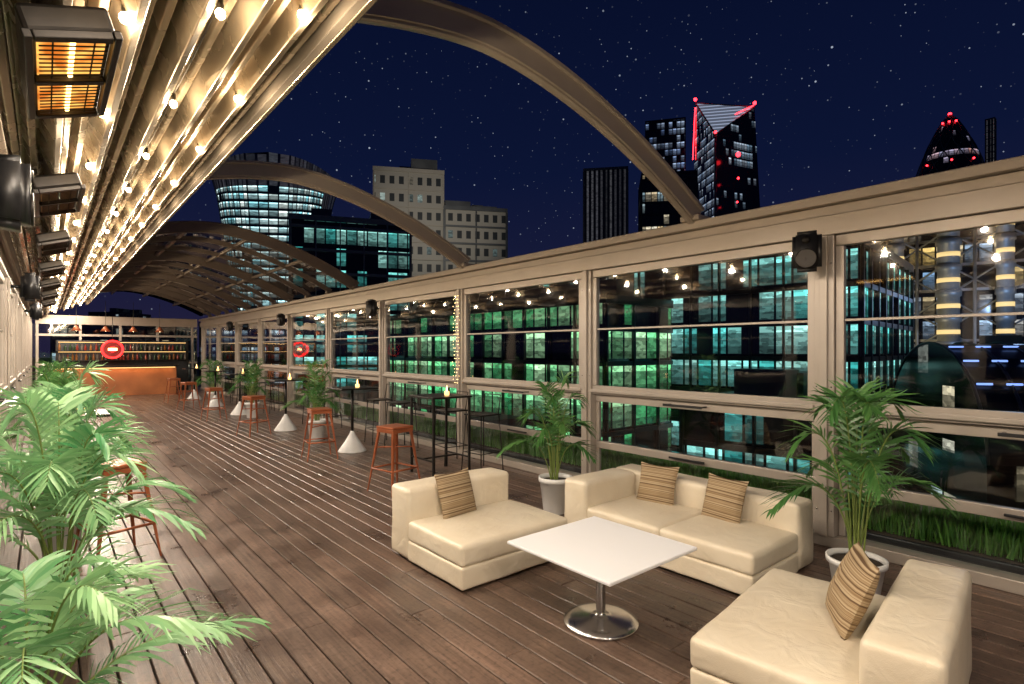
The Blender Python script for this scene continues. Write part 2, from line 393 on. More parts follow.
def speaker(loc,rot,s=1):
    mb=MB()
    bm=bmesh.new(); bmesh.ops.create_cube(bm,size=1)
    for v in bm.verts:
        f=.8 if v.co.x>0 else 1
        v.co=Vector((v.co.x*.16,v.co.y*.22*f,v.co.z*.33*(.9 if v.co.x>0 else 1)))
    bmesh.ops.bevel(bm,geom=bm.edges[:],offset=.035,segments=4,affect='EDGES'); mb.bm(bm,BLACK,smooth=True)
    M=Matrix.Translation((-.083,0,0))@Matrix.Rotation(R(-90),4,'Y')
    mb.lathe([(.075,-.002),(.078,.006),(.07,.008),(.03,.0),(.001,.004)],DMETAL,(-.06,0,0),24,M,caps=False)
    mb.lathe([(.03,-.002),(.03,.005),(.001,.007)],DMETAL,(.09,0,0),16,M,caps=False)
    mb.tube([(.07,0,0),(.16,0,0)],.018,BLACK)
    return mb.obj('wall_speaker',loc,rot)
speaker((WX-.24,1.87,2.38),R(15))
for y in(9.6,14.8,20.0): speaker((WX-.24,y,2.38),R(15))
for y in(3.35,8.2,13.2): speaker((LX+.29,y,2.3),R(180))
# ---------------------------------------------------------------- upholstery
def samp(h,r):
    a=[-h,-h+.12*r,-h+.35*r,-h+.65*r,-h+r]; k=8
    return a+[(-h+r)+(2*h-2*r)*i/k for i in range(1,k)]+[-q for q in reversed(a)]
def rbox(mb,x0,x1,y0,y1,z0,z1,r,mat,bt=0.,bs=0.,sd=0):
    hx,hy,hz=(x1-x0)/2,(y1-y0)/2,(z1-z0)/2; r=min(r,hx*.95,hy*.95,hz*.95)
    c=Vector(((x0+x1)/2,(y0+y1)/2,(z0+z1)/2)); bm=bmesh.new()
    H=(hx,hy,hz); S=[samp(h,r) for h in H]
    for ax in range(3):
        a,b=(ax+1)%3,(ax+2)%3
        for sg in(-1,1):
            g=[[None]*len(S[b]) for _ in S[a]]
            for i,u in enumerate(S[a]):
                for j,v in enumerate(S[b]):
                    p=[0,0,0]; p[ax]=sg*H[ax]; p[a]=u; p[b]=v; g[i][j]=bm.verts.new(p)
            for i in range(len(S[a])-1):
                for j in range(len(S[b])-1):
                    q=[g[i][j],g[i+1][j],g[i+1][j+1],g[i][j+1]]
                    bm.faces.new(q if sg>0 else q[::-1])
    bmesh.ops.remove_doubles(bm,verts=bm.verts[:],dist=1e-5)
    for v in bm.verts:
        p=v.co; q=Vector([max(-H[k]+r,min(H[k]-r,p[k])) for k in range(3)]); d=p-q
        if d.length>1e-9: d.normalize()
        P=q+d*r; u=[max(-1,min(1,P[k]/H[k])) for k in range(3)]
        if d.z>0: P.z+=bt*(1-u[0]**4)*(1-u[1]**4)*d.z
        P.x+=d.x*bs*(1-u[1]**2)*(1-u[2]**2); P.y+=d.y*bs*(1-u[0]**2)*(1-u[2]**2)
        nv=noise.noise(P*4+Vector((sd,sd*2,0)))*.006
        v.co=P+d*nv+c
    mb.bm(bm,mat,smooth=True)
def pillow(loc,rot,s=.36,t=.065):
    mb=MB(); n=18
    for sg in(1,-1):
        g=[]
        for i in range(n+1):
            row=[]
            for j in range(n+1):
                u=-1+2*i/n; v=-1+2*j/n
                x=u*s/2*(1-.09*(1-v*v)*abs(u)); y=v*s/2*(1-.09*(1-u*u)*abs(v))
                z=t*max(0,(1-u*u)*(1-v*v))**.42
                z+=noise.noise(Vector((u*2+loc[0]*5,v*2,sg)))*.012*(1-u*u)*(1-v*v)
                row.append((x,y,sg*z))
            g.append(mb.add(row))
        for i in range(n):
            for j in range(n):
                q=[g[i]+j,g[i+1]+j,g[i+1]+j+1,g[i]+j+1]; mb.face(q if sg>0 else q[::-1],STRIPE,True)
    o=mb.obj('throw_pillow',loc); o.rotation_euler=rot; return o
def feet(mb,x0,x1,y0,y1):
    for x in(x0+.06,x1-.06):
        for y in(y0+.06,y1-.06): mb.lathe([(.02,0),(.022,.03)],BLACK,(x,y,.001),10)
mb=MB(); w,d=1.0,.98
rbox(mb,0,w,0,d-.27,.02,.17,.018,LEATHER,sd=1); rbox(mb,.0,w,0,d-.27,.168,.315,.03,LEATHER,.016,.003,2)
rbox(mb,0,w,d-.275,d,.02,.55,.035,LEATHER,.006,.006,3); feet(mb,0,w,0,d)
mb.obj('lounge_chair',(2.08,2.98,0))
pillow((2.46,3.60,.475),(R(72),0,R(8)))
mb=MB(); X0,X1_,Ya,Yb=3.42,4.36,1.70,3.38
rbox(mb,X0,X1_-.26,Ya,Yb-.26,.02,.16,.018,LEATHER,sd=4)
ym=(Ya+Yb-.26)/2
rbox(mb,X0,X1_-.26,Ya,ym,.158,.30,.03,LEATHER,.016,.003,5); rbox(mb,X0,X1_-.26,ym,Yb-.26,.158,.30,.03,LEATHER,.016,.003,6)
rbox(mb,X1_-.265,X1_,Ya,ym,.02,.50,.035,LEATHER,.006,.006,7); rbox(mb,X1_-.265,X1_,ym,Yb,.02,.50,.035,LEATHER,.006,.006,8)
rbox(mb,X0,X1_-.267,Yb-.265,Yb,.02,.50,.035,LEATHER,.006,.006,9); feet(mb,X0,X1_,Ya,Yb)
mb.obj('sofa')
pillow((4.0,2.83,.445),(R(72),0,R(-82)))
pillow((4.0,2.22,.445),(R(72),0,R(-98)))
mb=MB(); w,d=1.12,.93
rbox(mb,0,w,.26,d,.02,.16,.018,LEATHER,sd=11); rbox(mb,0,w,.26,d,.158,.30,.03,LEATHER,.016,.003,12)
rbox(mb,0,w,0,.265,.02,.53,.035,LEATHER,.006,.006,13); feet(mb,0,w,0,d)
a=R(7)
mb.obj('lounge_chair',(2.23+math.sin(a)*d,1.41-math.cos(a)*d,0),a)
pillow((2.90,.97,.475),(R(112),R(0),R(30)),.38)
mb=MB()
mb.bbox(-.39,.39,-.395,.395,.440,.46,WHITE,.006)
mb.lathe([(.215,0),(.22,.006),(.218,.014),(.17,.03),(.07,.042),(.033,.05),(.028,.07),(.027,.40),(.05,.405),(.11,.41),(.11,.438)],STEEL,(0,0,.001),48)
mb.obj('coffee_table',(2.5,2.16,0))
# ---------------------------------------------------------------- palms
def palm(loc,H,Rr,nf,seed,pot=(.15,.34),leaf=LEAF,lw=.018,ll=.24,n=34,arch_=1.):
    rn=random.Random(seed); mb=MB(); pr,ph=pot
    mb.lathe([(pr*.70,0),(pr*.74,.01),(pr*.95,ph*.86),(pr*1.04,ph*.87),(pr*1.05,ph),(pr*.96,ph),(pr*.93,ph*.9)],POTM,(0,0,.001),40,caps=False)
    mb.lathe([(pr*.70,0),(.001,.0)],POTM,(0,0,.002),40,caps=False)
    mb.lathe([(pr*.94,ph*.88),(pr*.5,ph*.91),(.001,ph*.9)],SOIL,(0,0,0),24,caps=False)
    z0=ph*.88; k0=int(n*.3)
    for i in range(nf):
        a=R(360*((i*.618)%1)+rn.uniform(-14,14)); fr=(i+.5)/nf
        rr=Rr*(.25+.85*fr)*rn.uniform(.85,1.1); hh=(H-z0)*(1.05-.55*fr**1.3)*rn.uniform(.88,1.08)
        dr=Vector((math.cos(a),math.sin(a),0)); b=dr*rn.uniform(.0,.05)+Vector((0,0,z0-.02))
        P1=b+dr*rr*.22+Vector((0,0,hh*1.12)); P2=b+dr*rr+Vector((0,0,hh*(.92-.42*fr)))
        Q=[]
        sway=Vector((-dr.y,dr.x,0))*rn.uniform(-.12,.12)*rr
        for k in range(n+1):
            t=k/n; Q.append(b*(1-t)**2+P1*2*t*(1-t)+P2*t*t+sway*t*t)
        mb.tube(Q,.0065,STEM,5,.0015)
        base_r=rn.random()
        for k in range(k0,n+1):
            t=k/n; p=Q[k]; T=(Q[min(k+1,n)]-Q[k-1]).normalized(); S=T.cross(Vector((0,0,1))).normalized(); U=S.cross(T)
            s=(t-.3)/.7; l=ll*(math.sin(math.pi*(.18+.72*s)))*rn.uniform(.85,1.12)
            for sg in(-1,1):
                if rn.random()<.05: continue
                D=(S*sg*math.cos(R(34+30*s))+T*math.sin(R(34+30*s))+U*rn.uniform(.1,.35)).normalized()
                pts=[];W=T-D*T.dot(D); W=(W*.85+U*.35).normalized()
                m=4; tw=rn.uniform(-.3,.3); W=(W+U*tw).normalized()
                for q in range(m+1):
                    e=q/m; c=p+D*l*e+Vector((0,0,-1))*l*.38*e*e*rn.uniform(.7,1.2)*arch_
                    wd=lw*(.35,1,.95,.6,.04)[q]
                    pts+= [c-W*wd/2,c+W*wd/2]
                st=mb.add(pts); v=min(1,max(0,base_r*.55+rn.random()*.45))
                for q in range(m): mb.face([st+2*q,st+2*q+1,st+2*q+3,st+2*q+2],leaf,True,v)
    return mb.obj('potted_palm',loc)
palm((3.86,3.92,0),1.33,.44,13,1,(.16,.35),LEAF,.017,.21,28)
palm((3.98,1.30,0),1.50,.52,14,2,(.165,.27),LEAF,.018,.25,28,.8)
palm((.06,3.75,0),1.38,.66,19,3,(.17,.34),LEAF_LIT,.018,.27)
palm((-.04,2.45,0),.92,.74,14,4,(.16,.30),LEAF_LIT,.017,.25)
palm((.02,1.75,0),.62,.42,13,14,(.15,.22),LEAF_LIT,.016,.2)
palm((.10,5.6,0),1.42,.5,15,5,(.16,.34),LEAF_LIT,.019,.26)
for k,(x,y) in enumerate(((3.7,9.8),(3.75,14.0),(3.8,18.2),(.1,8.4),(.15,11.6),(.2,15.5))):
    palm((x,y,0),1.38,.48,13,20+k,(.16,.36),LEAF,.02,.24,24)
# ---------------------------------------------------------------- stools / tables
def stool(x,y,rot=0,mat=COPPER,h=.74):
    mb=MB()
    mb.bbox(-.15,.15,-.15,.15,h-.03,h,mat,.012,seg=3)
    mb.bbox(-.145,.145,-.145,.145,h-.07,h-.031,mat,.004)
    def at(sx,sy,z): 
        o=.135+.085*(h-.03-z)/(h-.03); return Vector((sx*o,sy*o,z))
    for sx in(-1,1):
        for sy in(-1,1):
            t=at(sx,sy,h-.04); b=at(sx,sy,.0); pts=[]
            for p,w in((b,.014),(t,.034)):
                pts+=[p+Vector((-w*sx,0,0)),p+Vector((0,0,0)),p+Vector((0,-w*sy,0)),p+Vector((-w*sx*.8,-w*sy*.8,0))]
            n=mb.add(pts)
            for k in range(4):
                j=(k+1)%4; mb.face([n+k,n+j,n+4+j,n+4+k],mat)
    for (a,b) in(((-1,-1),(1,-1)),((1,-1),(1,1)),((1,1),(-1,1)),((-1,1),(-1,-1))):
        p=at(*a,.26);q=at(*b,.26); mb.tube([p*.97+Vector((0,0,.008)),q*.97+Vector((0,0,.008))],.011,mat,6)
    p=at(-1,-1,.5);q=at(1,1,.5); mb.tube([p*.96,q*.96],.008,mat,6)
    p=at(-1,1,.5);q=at(1,-1,.5); mb.tube([p*.96+Vector((0,0,.017)),q*.96+Vector((0,0,.017))],.008,mat,6)
    mb.obj('bar_stool',(x,y,0),rot)
for x,y,r in((3.05,5.7,.2),(3.1,8.1,-.15),(3.0,11.1,.3),(2.95,14.1,.1),(2.95,17,.2),(3.0,19.6,.1),(.42,5.2,.3)): stool(x,y,r)
def wire_stool(x,y,rot=0):
    mb=MB(); mb.bbox(-.18,.18,-.17,.17,.735,.755,DMETAL,.006)
    for sy in(-1,1):
        for sx in(-1,1): mb.tube([(sx*.16,sy*.15,.735),(sx*.2,sy*.19,.0)],.008,DMETAL,6)
        mb.tube([(-.18,sy*.17,.25),(.18,sy*.17,.25)],.007,DMETAL,6)
    for sx in(-1,1): mb.tube([(sx*.18,-.17,.2502),(sx*.18,.17,.2502)],.0069,DMETAL,6)
    mb.tube([(.15,-.15,.75),(.19,-.15,1.0),(.19,.15,1.0),(.15,.15,.75)],.008,DMETAL,6)
    mb.obj('wire_bar_stool',(x,y,0),rot)
def table(x,y,cone=True):
    mb=MB(); mb.bbox(-.3,.3,-.3,.3,.985,1.01,DMETAL,.005)
    if cone:
        mb.lathe([(.22,0),(.215,.015),(.10,.18),(.03,.30),(.025,.32)],POTM,(0,0,.001),28); mb.lathe([(.022,.32),(.022,.984)],DMETAL,(0,0,0),12)
    else:
        for sx in(-1,1):
            for sy in(-1,1): mb.bbox(sx*.27-.014,sx*.27+.014,sy*.27-.014,sy*.27+.014,.001,.984,DMETAL,.002)
            mb.bbox(sx*.27-.01,sx*.27+.01,-.255,.255,.2,.22,DMETAL,.002)
        mb.bbox(-.255,.255,-.01,.01,.2,.22,DMETAL,.002)
    mb.obj('high_table',(x,y,0))
    mb=MB(); mb.lathe([(.03,0),(.032,.01),(.032,.05),(.028,.052)],WARML,(0,0,1.0115),14); mb.lathe([(.009,.0),(.009,.04),(.005,.06),(.001,.075)],CANDLE,(0,0,1.065),8,caps=False)
    mb.obj('candle_holder',(x+.05,y-.08,0))
for i,(x,y) in enumerate(((3.95,6.15),(3.72,8.35),(3.68,11.4),(3.7,14.9),(3.7,17.5),(3.7,20.4))):
    table(x,y,i>0); wire_stool(4.45,y-.25,.1); wire_stool(4.42,y+.45,-.1)
table(.2,6.6)
# ---------------------------------------------------------------- bar
BARF=simple('copper_bar_front',(.34,.12,.04),.45,.2,.3,1.5)
mb=MB(); mb.bbox(.2,3.7,23.6,24.2,.001,1.0,BARF,.01); mb.bbox(.12,3.78,23.5,24.3,1.002,1.05,DMETAL,.01)
mb.bbox(.25,3.65,23.52,23.56,.965,.985,WARML,.004)
mb.obj('bar_counter')
ld=bpy.data.lights.new('bar_strip_light','AREA'); ld.shape='RECTANGLE'; ld.size=3.3; ld.size_y=.03; ld.energy=7; ld.color=(1,.5,.18)
o=bpy.data.objects.new('bar_strip_light',ld); o.location=(1.95,23.50,.955); sc.collection.objects.link(o)
mb=MB()
for z in(1.2,1.55): mb.bbox(.3,4.4,25.1,25.4,z,z+.03,DMETAL,.004)
mb.bbox(.3,4.4,25.415,25.44,.0,1.95,DARKC,.004)
for x in(.3,1.6,3,4.37): mb.bbox(x-.02,x+.02,25.37,25.41,.0,1.95,DMETAL,.004)
BOT=[simple('bottle_glass_%d'%i,c,.1) for i,c in enumerate(((.02,.05,.02),(.2,.08,.02),(.12,.1,.08),(.2,.03,.02)))]
for z in(1.232,1.582):
    x=.38
    while x<4.3:
        h=random.uniform(.2,.27); m=random.choice(BOT)
        mb.lathe([(.035,0),(.038,.02),(.038,h*.6),(.014,h*.78),(.013,h)],m,(x,25.25,z),10); x+=random.uniform(.09,.16)
    mb.bbox(.35,4.3,25.36,25.368,z+.29,z+.305,WARML,.002)
mb.obj('bottle_shelf')
SF=simple('sign_face',(.25,.02,.02),.4)
mb=MB(); M=Matrix.Rotation(R(90),4,'X'); r=.32
mb.lathe([(r,-.03),(r,.03),(r*.82,.035),(r*.82,-.035)],RED,(0,0,0),36,M)
mb.lathe([(r*.80,-.02),(r*.80,.02)],SF,(0,0,0),36,M)
mb.bbox(-r*.4,r*.4,-.06,-.03,-.12*r,.14*r,CANDLE,.01); mb.lathe([(r*.3,.03),(r*.3,.05)],RED,(0,0,0),24,M)
mb.tube([(0,0,r),(0,0,r+.8)],.01,DMETAL)
mb.obj('round_neon_sign',(1.75,23.2,1.62),R(5))
for k in range(4):
    mb=MB(); x=.8+k*.8
    mb.tube([(x,23.8,3.3),(x,23.8,2.42)],.006,CABLE,5); mb.lathe([(.03,.18),(.05,.15),(.15,.0),(.145,.0),(.045,.145)],COPPER,(x,23.8,2.25),20,caps=False); mb.sphere((x,23.8,2.3),.05,BULB)
    mb.obj('pendant_lamp')
FL=emis('fairy_glow',(1,.7,.3),7)
mb=MB(); rn=random.Random(3)
for s in range(3):
    y=6.96+s*.06
    for k in range(26):
        z=1.1+k*.053; mb.sphere((WX-.11+rn.uniform(-.02,.02),y+rn.uniform(-.02,.02),z),.005,FL,5,3)
    mb.tube([(WX-.1,y,.9),(WX-.1,y,2.5)],.002,CABLE,4)
mb.obj('fairy_lights')
# ---------------------------------------------------------------- grass planter
mb=MB(); rn=random.Random(9)
mb.bbox(5.1,5.75,Y0,Y1,-.04,.12,DARKC,.01); mb.bbox(5.13,5.72,Y0+.05,Y1-.05,.1,.135,SOIL,.01)
for k in range(22000):
    y=rn.uniform(-1,24) if k%3 else rn.uniform(0,7)
    x=rn.uniform(5.15,5.7); h=rn.uniform(.12,.27); a=rn.uniform(0,6.28); w=.007; dx,dy=math.cos(a)*w,math.sin(a)*w; lx,ly=rn.uniform(-.06,.06),rn.uniform(-.06,.06)
    n=mb.add([(x-dx,y-dy,.13),(x+dx,y+dy,.13),(x+dx*.7+lx*.5,y+dy*.7+ly*.5,.13+h*.6),(x-dx*.7+lx*.5,y-dy*.7+ly*.5,.13+h*.6),(x+lx,y+ly,.13+h)])
    r_=rn.random(); mb.face([n,n+1,n+2,n+3],GRASS,False,r_); mb.face([n+3,n+2,n+4],GRASS,False,r_)
mb.obj('grass_planter')
# ---------------------------------------------------------------- city
W_TEAL=winmat('win_teal',1.5,3.2,.4,.5,(.06,.62,.58),(.5,.95,.85),1.0,seed=1)
W_GREEN=winmat('win_green',1.8,3.3,.45,.5,(.10,.70,.25),(.55,.9,.5),1.0,seed=2)
W_WARM=winmat('win_warm',1.6,3.4,.22,.12,(.95,.62,.28),(.7,.85,.8),.8,seed=3)
W_COOL=winmat('win_cool',1.6,3.6,.35,.3,(.35,.6,.85),(.8,.95,1),.7,seed=4)
W_TUBE=winmat('win_tube',1.6,3.6,.35,.3,(1,.65,.2),(.35,.6,.95),.8,seed=14)
W_DIM=winmat('win_dim',1.8,3.5,.12,.08,(.4,.6,.7),(1,.75,.4),.7,seed=5)
W_WT=winmat('win_walkie',1.3,3.6,.6,.85,(.2,.65,.75),(.85,1,.95),1.5,off=(.05,.08,.10),my0=.25,seed=6)
CROWN_GLOW=winmat('crown_fin_glow',1.3,900,1,1,(.45,.42,.5),(.45,.5,.6),.2,off=(.12,.12,.14),mx0=.12,my0=0,top=1.1,seed=6)  # no windows: dim glow put into the crown fins to make them visible
FIN_GLOW=winmat('fin_stripe_glow',1.4,900,1,1,(.5,.5,.6),(.5,.5,.55),.22,off=(.03,.03,.035),mx0=.28,my0=0,top=1.1,seed=6)  # no windows: grey stripes glow in place of light falling on fins
W_BLUE=winmat('win_bluetower',2.0,3.6,.4,.3,(.25,.4,.8),(.6,.75,1),.5,off=(.01,.02,.05),seed=7)
W_GH=winmat('win_gherkin',2.2,3.8,.06,.03,(.4,.5,.8),(1,.5,.4),.6,off=(.012,.014,.022),seed=8)
W_STONE=winmat('win_stone',1.9,3.6,.12,.12,(.5,.8,.8),(1,.85,.6),.7,off=(.02,.025,.03),mx0=.24,my0=.3,seed=10,top=.75,wall=(.40,.37,.32))
def building(name,x,y,w,dp,top,rot=0,wm=W_DIM,st=3.3,bay=3.0,trim=TRIM,roof=DARKC,bot=-30,fin=.25,band=.45,plant=True):
    mb=MB(); hw,hd=w/2,dp/2
    mb.box(-hw,hw,-hd,hd,bot,top,wm); mb.box(-hw-.3,hw+.3,-hd-.3,hd+.3,top,top+.8,trim); mb.box(-hw+1,hw-1,-hd+1,hd-1,top+.802,top+.9,roof)
    z=math.ceil((bot+300)/st)*st-300
    while z<top-.5:
        if z>-26: mb.box(-hw-fin,hw+fin,-hd-fin,hd+fin,z-band/2,z+band/2,trim)
        z+=st
    nb=max(2,int(w/bay)); nd=max(2,int(dp/bay))
    for i in range(nb+1):
        xx=-hw+w*i/nb
        for s in(-1,1): mb.box(xx-.09,xx+.09,s*hd-(.0 if s>0 else fin*1.3),s*hd+(fin*1.3 if s>0 else 0),-26,top-.003,trim)
    for i in range(nd+1):
        yy=-hd+dp*i/nd
        for s in(-1,1): mb.box(s*hw-(0 if s>0 else fin*1.3),s*hw+(fin*1.3 if s>0 else 0),yy-.09,yy+.09,-26,top-.003,trim)
    if plant:
        rn=random.Random(int(x*7+y))
        for k in range(3):
            px,py=rn.uniform(-hw*.6,hw*.6),rn.uniform(-hd*.6,hd*.6); a,b,h=rn.uniform(1,w*.15+1),rn.uniform(1,dp*.15+1),rn.uniform(1,2.6)
            mb.box(px-a,px+a,py-b,py+b,top+.9,top+.9+h,GREYC)
    return mb.obj(name,(x,y,0),rot,uvs=True)
building('office_building',48,62,16,56,6.0,0,W_GREEN,3.3,3.6)
building('office_building',63,30,24,24,10.5,R(6),W_TEAL,3.2,3.0)
building('office_building',46,20,14,11,-3,R(6),W_TEAL,3.2,2.4)
building('office_building',27,34,9,11,-7,R(-4),W_TEAL,3.3,2.4)
for (x,y,w,d,t,wm) in((24,12,18,22,-9,W_DIM),(25,64,12,30,-6,W_DIM),(22,-6,16,10,-6,W_WARM),(90,14,16,14,0,W_WARM),(100,40,20,18,10,W_COOL)):
    building('low_rooftop_building',x,y,w,d,t,R(3),wm)
building('stone_office_building',60.5,107,14,12,38.4,R(-28),W_STONE,3.6,40,STONE,STONE,fin=.2,band=.2)
building('stone_office_building',72.5,100,13,12,31,R(-28),W_STONE,3.6,40,GREYC,GREYC,fin=.3,band=.4)
building('glass_office_building',38,86,17,16,20.5,R(-22),W_TEAL,3.4,3,STONE)
ld=bpy.data.lights.new('facade_floodlight','SPOT'); ld.energy=9500; ld.color=(1,.93,.8); ld.spot_size=R(80); ld.spot_blend=.8; ld.shadow_soft_size=1
o=bpy.data.objects.new('facade_floodlight',ld); o.location=(47,76,26); o.rotation_euler=(Vector((65,104,30))-Vector((47,76,26))).to_track_quat('-Z','Y').to_euler(); sc.collection.objects.link(o)
mb=MB(); 
n=mb.add([(-11,-9,-10),(11,-9,-10),(11,9,-10),(-11,9,-10),(-11,-9,5),(11,-9,5),(11,9,5),(-11,9,5),(-6,0,13.5),(8,0,13.5)])
for q in((0,1,5,4),(1,2,6,5),(2,3,7,6),(3,0,4,7),(4,5,9,8),(5,6,9),(6,7,8,9),(7,4,8)): mb.face([n+i for i in q],DARKC)
for i in range(9):
    t=i/8; a=Vector((-11+22*t,-9.1,5.1)); b=Vector((-6+14*t,-.1,13.65)); mb.tube([a,b],.12,GREYC,5)
for j in range(1,4):
    t=j/4; mb.tube([(-11+5*t,-9.1+9*t,5.15+8.5*t),(11-3*t,-9.1+9*t,5.15+8.5*t)],.1,GREYC,5)
mb.box(-11,11,-9,9,-30,-10.01,W_DIM)
mb.obj('pitched_atrium_roof',(56,76,0),R(-38),uvs=True)
building('finned_office_tower',139,118,13,20,56.7,R(-50),FIN_GLOW,60,6,GREYC,GREYC,fin=.3,band=.3,plant=False)
building('office_tower',152,104,16,18,55,R(-50),W_DIM,3.5,2.5,plant=False)
building('blue_lit_tower',259,178,20,24,122,R(-55),W_BLUE,3.6,2.0,TRIM,plant=False)
def local(x,y): 
    b=Vector((x,y,0)).normalized(); a=Vector((b.y,-b.x,0)); return a,b
ax_,bx_=local(225,124); mb=MB()
def P(a,b,z): return ax_*a+bx_*b+Vector((0,0,z))
W_SC=winmat('win_wedge',1.6,3.7,.10,.10,(.3,.5,.7),(.75,.85,1),.45,off=(.01,.013,.02),seed=9)
W_SC2=winmat('win_wedge_side',1.2,3.7,.5,.4,(.35,.5,.75),(.75,.85,1),.45,off=(.02,.025,.04),seed=11)
def slopemat():
    m,nt,b=newmat('lit_slope_panels'); uv=N(nt,'ShaderNodeTexCoord'); s=N(nt,'ShaderNodeSeparateXYZ'); L(nt,uv.outputs['Object'],s.inputs[0])
    f=math_(nt,'FRACT',math_(nt,'MULTIPLY',s.outputs[2],.45)); v=math_(nt,'ADD',.16,math_(nt,'MULTIPLY',math_(nt,'GREATER_THAN',f,.7),.4))
    L(nt,v,b.inputs['Emission Strength']); b.inputs['Emission Color'].default_value=(.55,.65,.9,1); b.inputs['Base Color'].default_value=(.05,.06,.08,1); m.cycles.emission_sampling='NONE'; return m
SL=slopemat()
n=mb.add([P(-16,14,-30),P(-4,-10,-30),P(19,10,-30),P(2,30,-30),P(-13,14,116),P(-4,-6,93),P(12,12,109.5),P(0,28,100)])
for q,m in(((0,1,5,4),W_SC2),((1,2,6,5),W_SC),((2,3,7,6),W_SC),((3,0,4,7),W_SC),((4,5,6),SL),((4,6,7),DARKC)): mb.face([n+i for i in q],m)
mb.tube([P(-4,-6.2,93),P(-4.2,-10.2,-20)],.5,GREYC,5); mb.tube([P(-13,14,116.1),P(-4,-6.1,93.2)],.35,GREYC,5); mb.tube([P(12,12,109.6),P(-4,-6.1,93.2)],.35,GREYC,5); mb.tube([P(-13,14,116.2),P(12,12,109.7)],.35,GREYC,5)
for a,b,z,r in((-13,14,117,.8),(12,12,110.6,.8),(5,-2.5,84,1.0),(5,-2.5,74,.5),(4.6,-2.5,64,.4),(-4,-7,93,.6)): mb.sphere(P(a,b,z)-bx_*2,r,REDS,8,5)
mb.tube([P(-14.2,13.8,90),P(-13.2,13.8,114)],.22,REDS,4); mb.tube([P(11.6,11.5,110.2),P(4,4,104.5)],.25,REDS,4)
mb.obj('wedge_skyscraper',(225,124,0),uvs=True)
# flared curved skyscraper
a_,b_=local(83,270); rot=R(14); ca,sa=math.cos(rot),math.sin(rot); a2=a_*ca-b_*sa; b2=b_*ca+a_*sa
mb=MB(); rings=[]; seg=48; zs=[-30+3.6*i for i in range(34)]
for z in zs:
    t=(z+30)/120; hw=15.5+11.5*t**1.8; hd=11+5*t**1.6; ring=[]
    for i in range(seg):
        th=2*math.pi*i/seg; c,s_=math.cos(th),math.sin(th); e=.5
        px=hw*math.copysign(abs(c)**e,c); py=hd*math.copysign(abs(s_)**e,s_)
        zz=z if z<70 else z-(px/hw)**2*(z-70)*.42
        ring.append(a2*px+b2*py+Vector((0,0,zz)))
    rings.append((mb.add(ring),z))
for (r0,z0),(r1,z1) in zip(rings,rings[1:]):
    for i in range(seg):
        j=(i+1)%seg; m=W_WT if (z1<78 and not(i<4 or i>43)) else CROWN_GLOW
        mb.face([r0+i,r0+j,r1+j,r1+i],m,True,uv=[(i*2.6,z0+300),((i+1)*2.6,z0+300),((i+1)*2.6,z1+300),(i*2.6,z1+300)])
mb.face([rings[-1][0]+i for i in range(seg)],DARKC)
for i in range(seg):
    pts=[Vector(mb.v[r+i]) for r,z in rings[6:]]
    mb.tube([p+(p-Vector((0,0,p.z))).normalized()*.25 for p in pts],.16,GREYC,4)
mb.obj('flared_skyscraper',(83.1,269.8,0),uvs=True)
# bullet skyscraper
mb=MB(); prof=[(-30,17),(20,20.5),(55,21),(75,19.5),(85,17.8),(96,15.2),(104,12.8),(112,9.9),(119,6.6),(124,4),(127,2.2),(128.6,.3)]
def rad(z):
    for (z0,r0),(z1,r1) in zip(prof,prof[1:]):
        if z0<=z<=z1: return r0+(r1-r0)*(z-z0)/(z1-z0)
    return .3
seg=36; lv=[-30+158.5*i/42 for i in range(43)]; rg=[]
for z in lv: rg.append(mb.add([(rad(z)*math.cos(2*math.pi*i/seg),rad(z)*math.sin(2*math.pi*i/seg),z) for i in range(seg)]))
for k in range(len(rg)-1):
    for i in range(seg):
        j=(i+1)%seg; mb.face([rg[k]+i,rg[k]+j,rg[k+1]+j,rg[k+1]+i],W_GH,True,uv=[(i*2.2,lv[k]+300),((i+1)*2.2,lv[k]+300),((i+1)*2.2,lv[k+1]+300),(i*2.2,lv[k+1]+300)])
for s in(-1,1):
    for i in range(0,seg,3):
        mb.tube([((rad(z)+.15)*math.cos(2*math.pi*i/seg+s*k*.13),(rad(z)+.15)*math.sin(2*math.pi*i/seg+s*k*.13),z) for k,z in enumerate(lv)],.28,GREYC,4)
for th in(2.6,3.4,4.1): mb.sphere((14.2*math.cos(th),14.2*math.sin(th),100.5),.5,REDS,6,4)
for th in(2.7,3.3,3.9): mb.sphere((5*math.cos(th),5*math.sin(th),123.5),.55,REDS,6,4)
mb.sphere((0,0,129),.9,REDS,8,6)
mb.obj('bullet_skyscraper',(374,77,0),uvs=True)
building('slender_tower',386,62,3.6,3.6,124,0,FIN_GLOW,3.6,1.8,GREYC,plant=False)
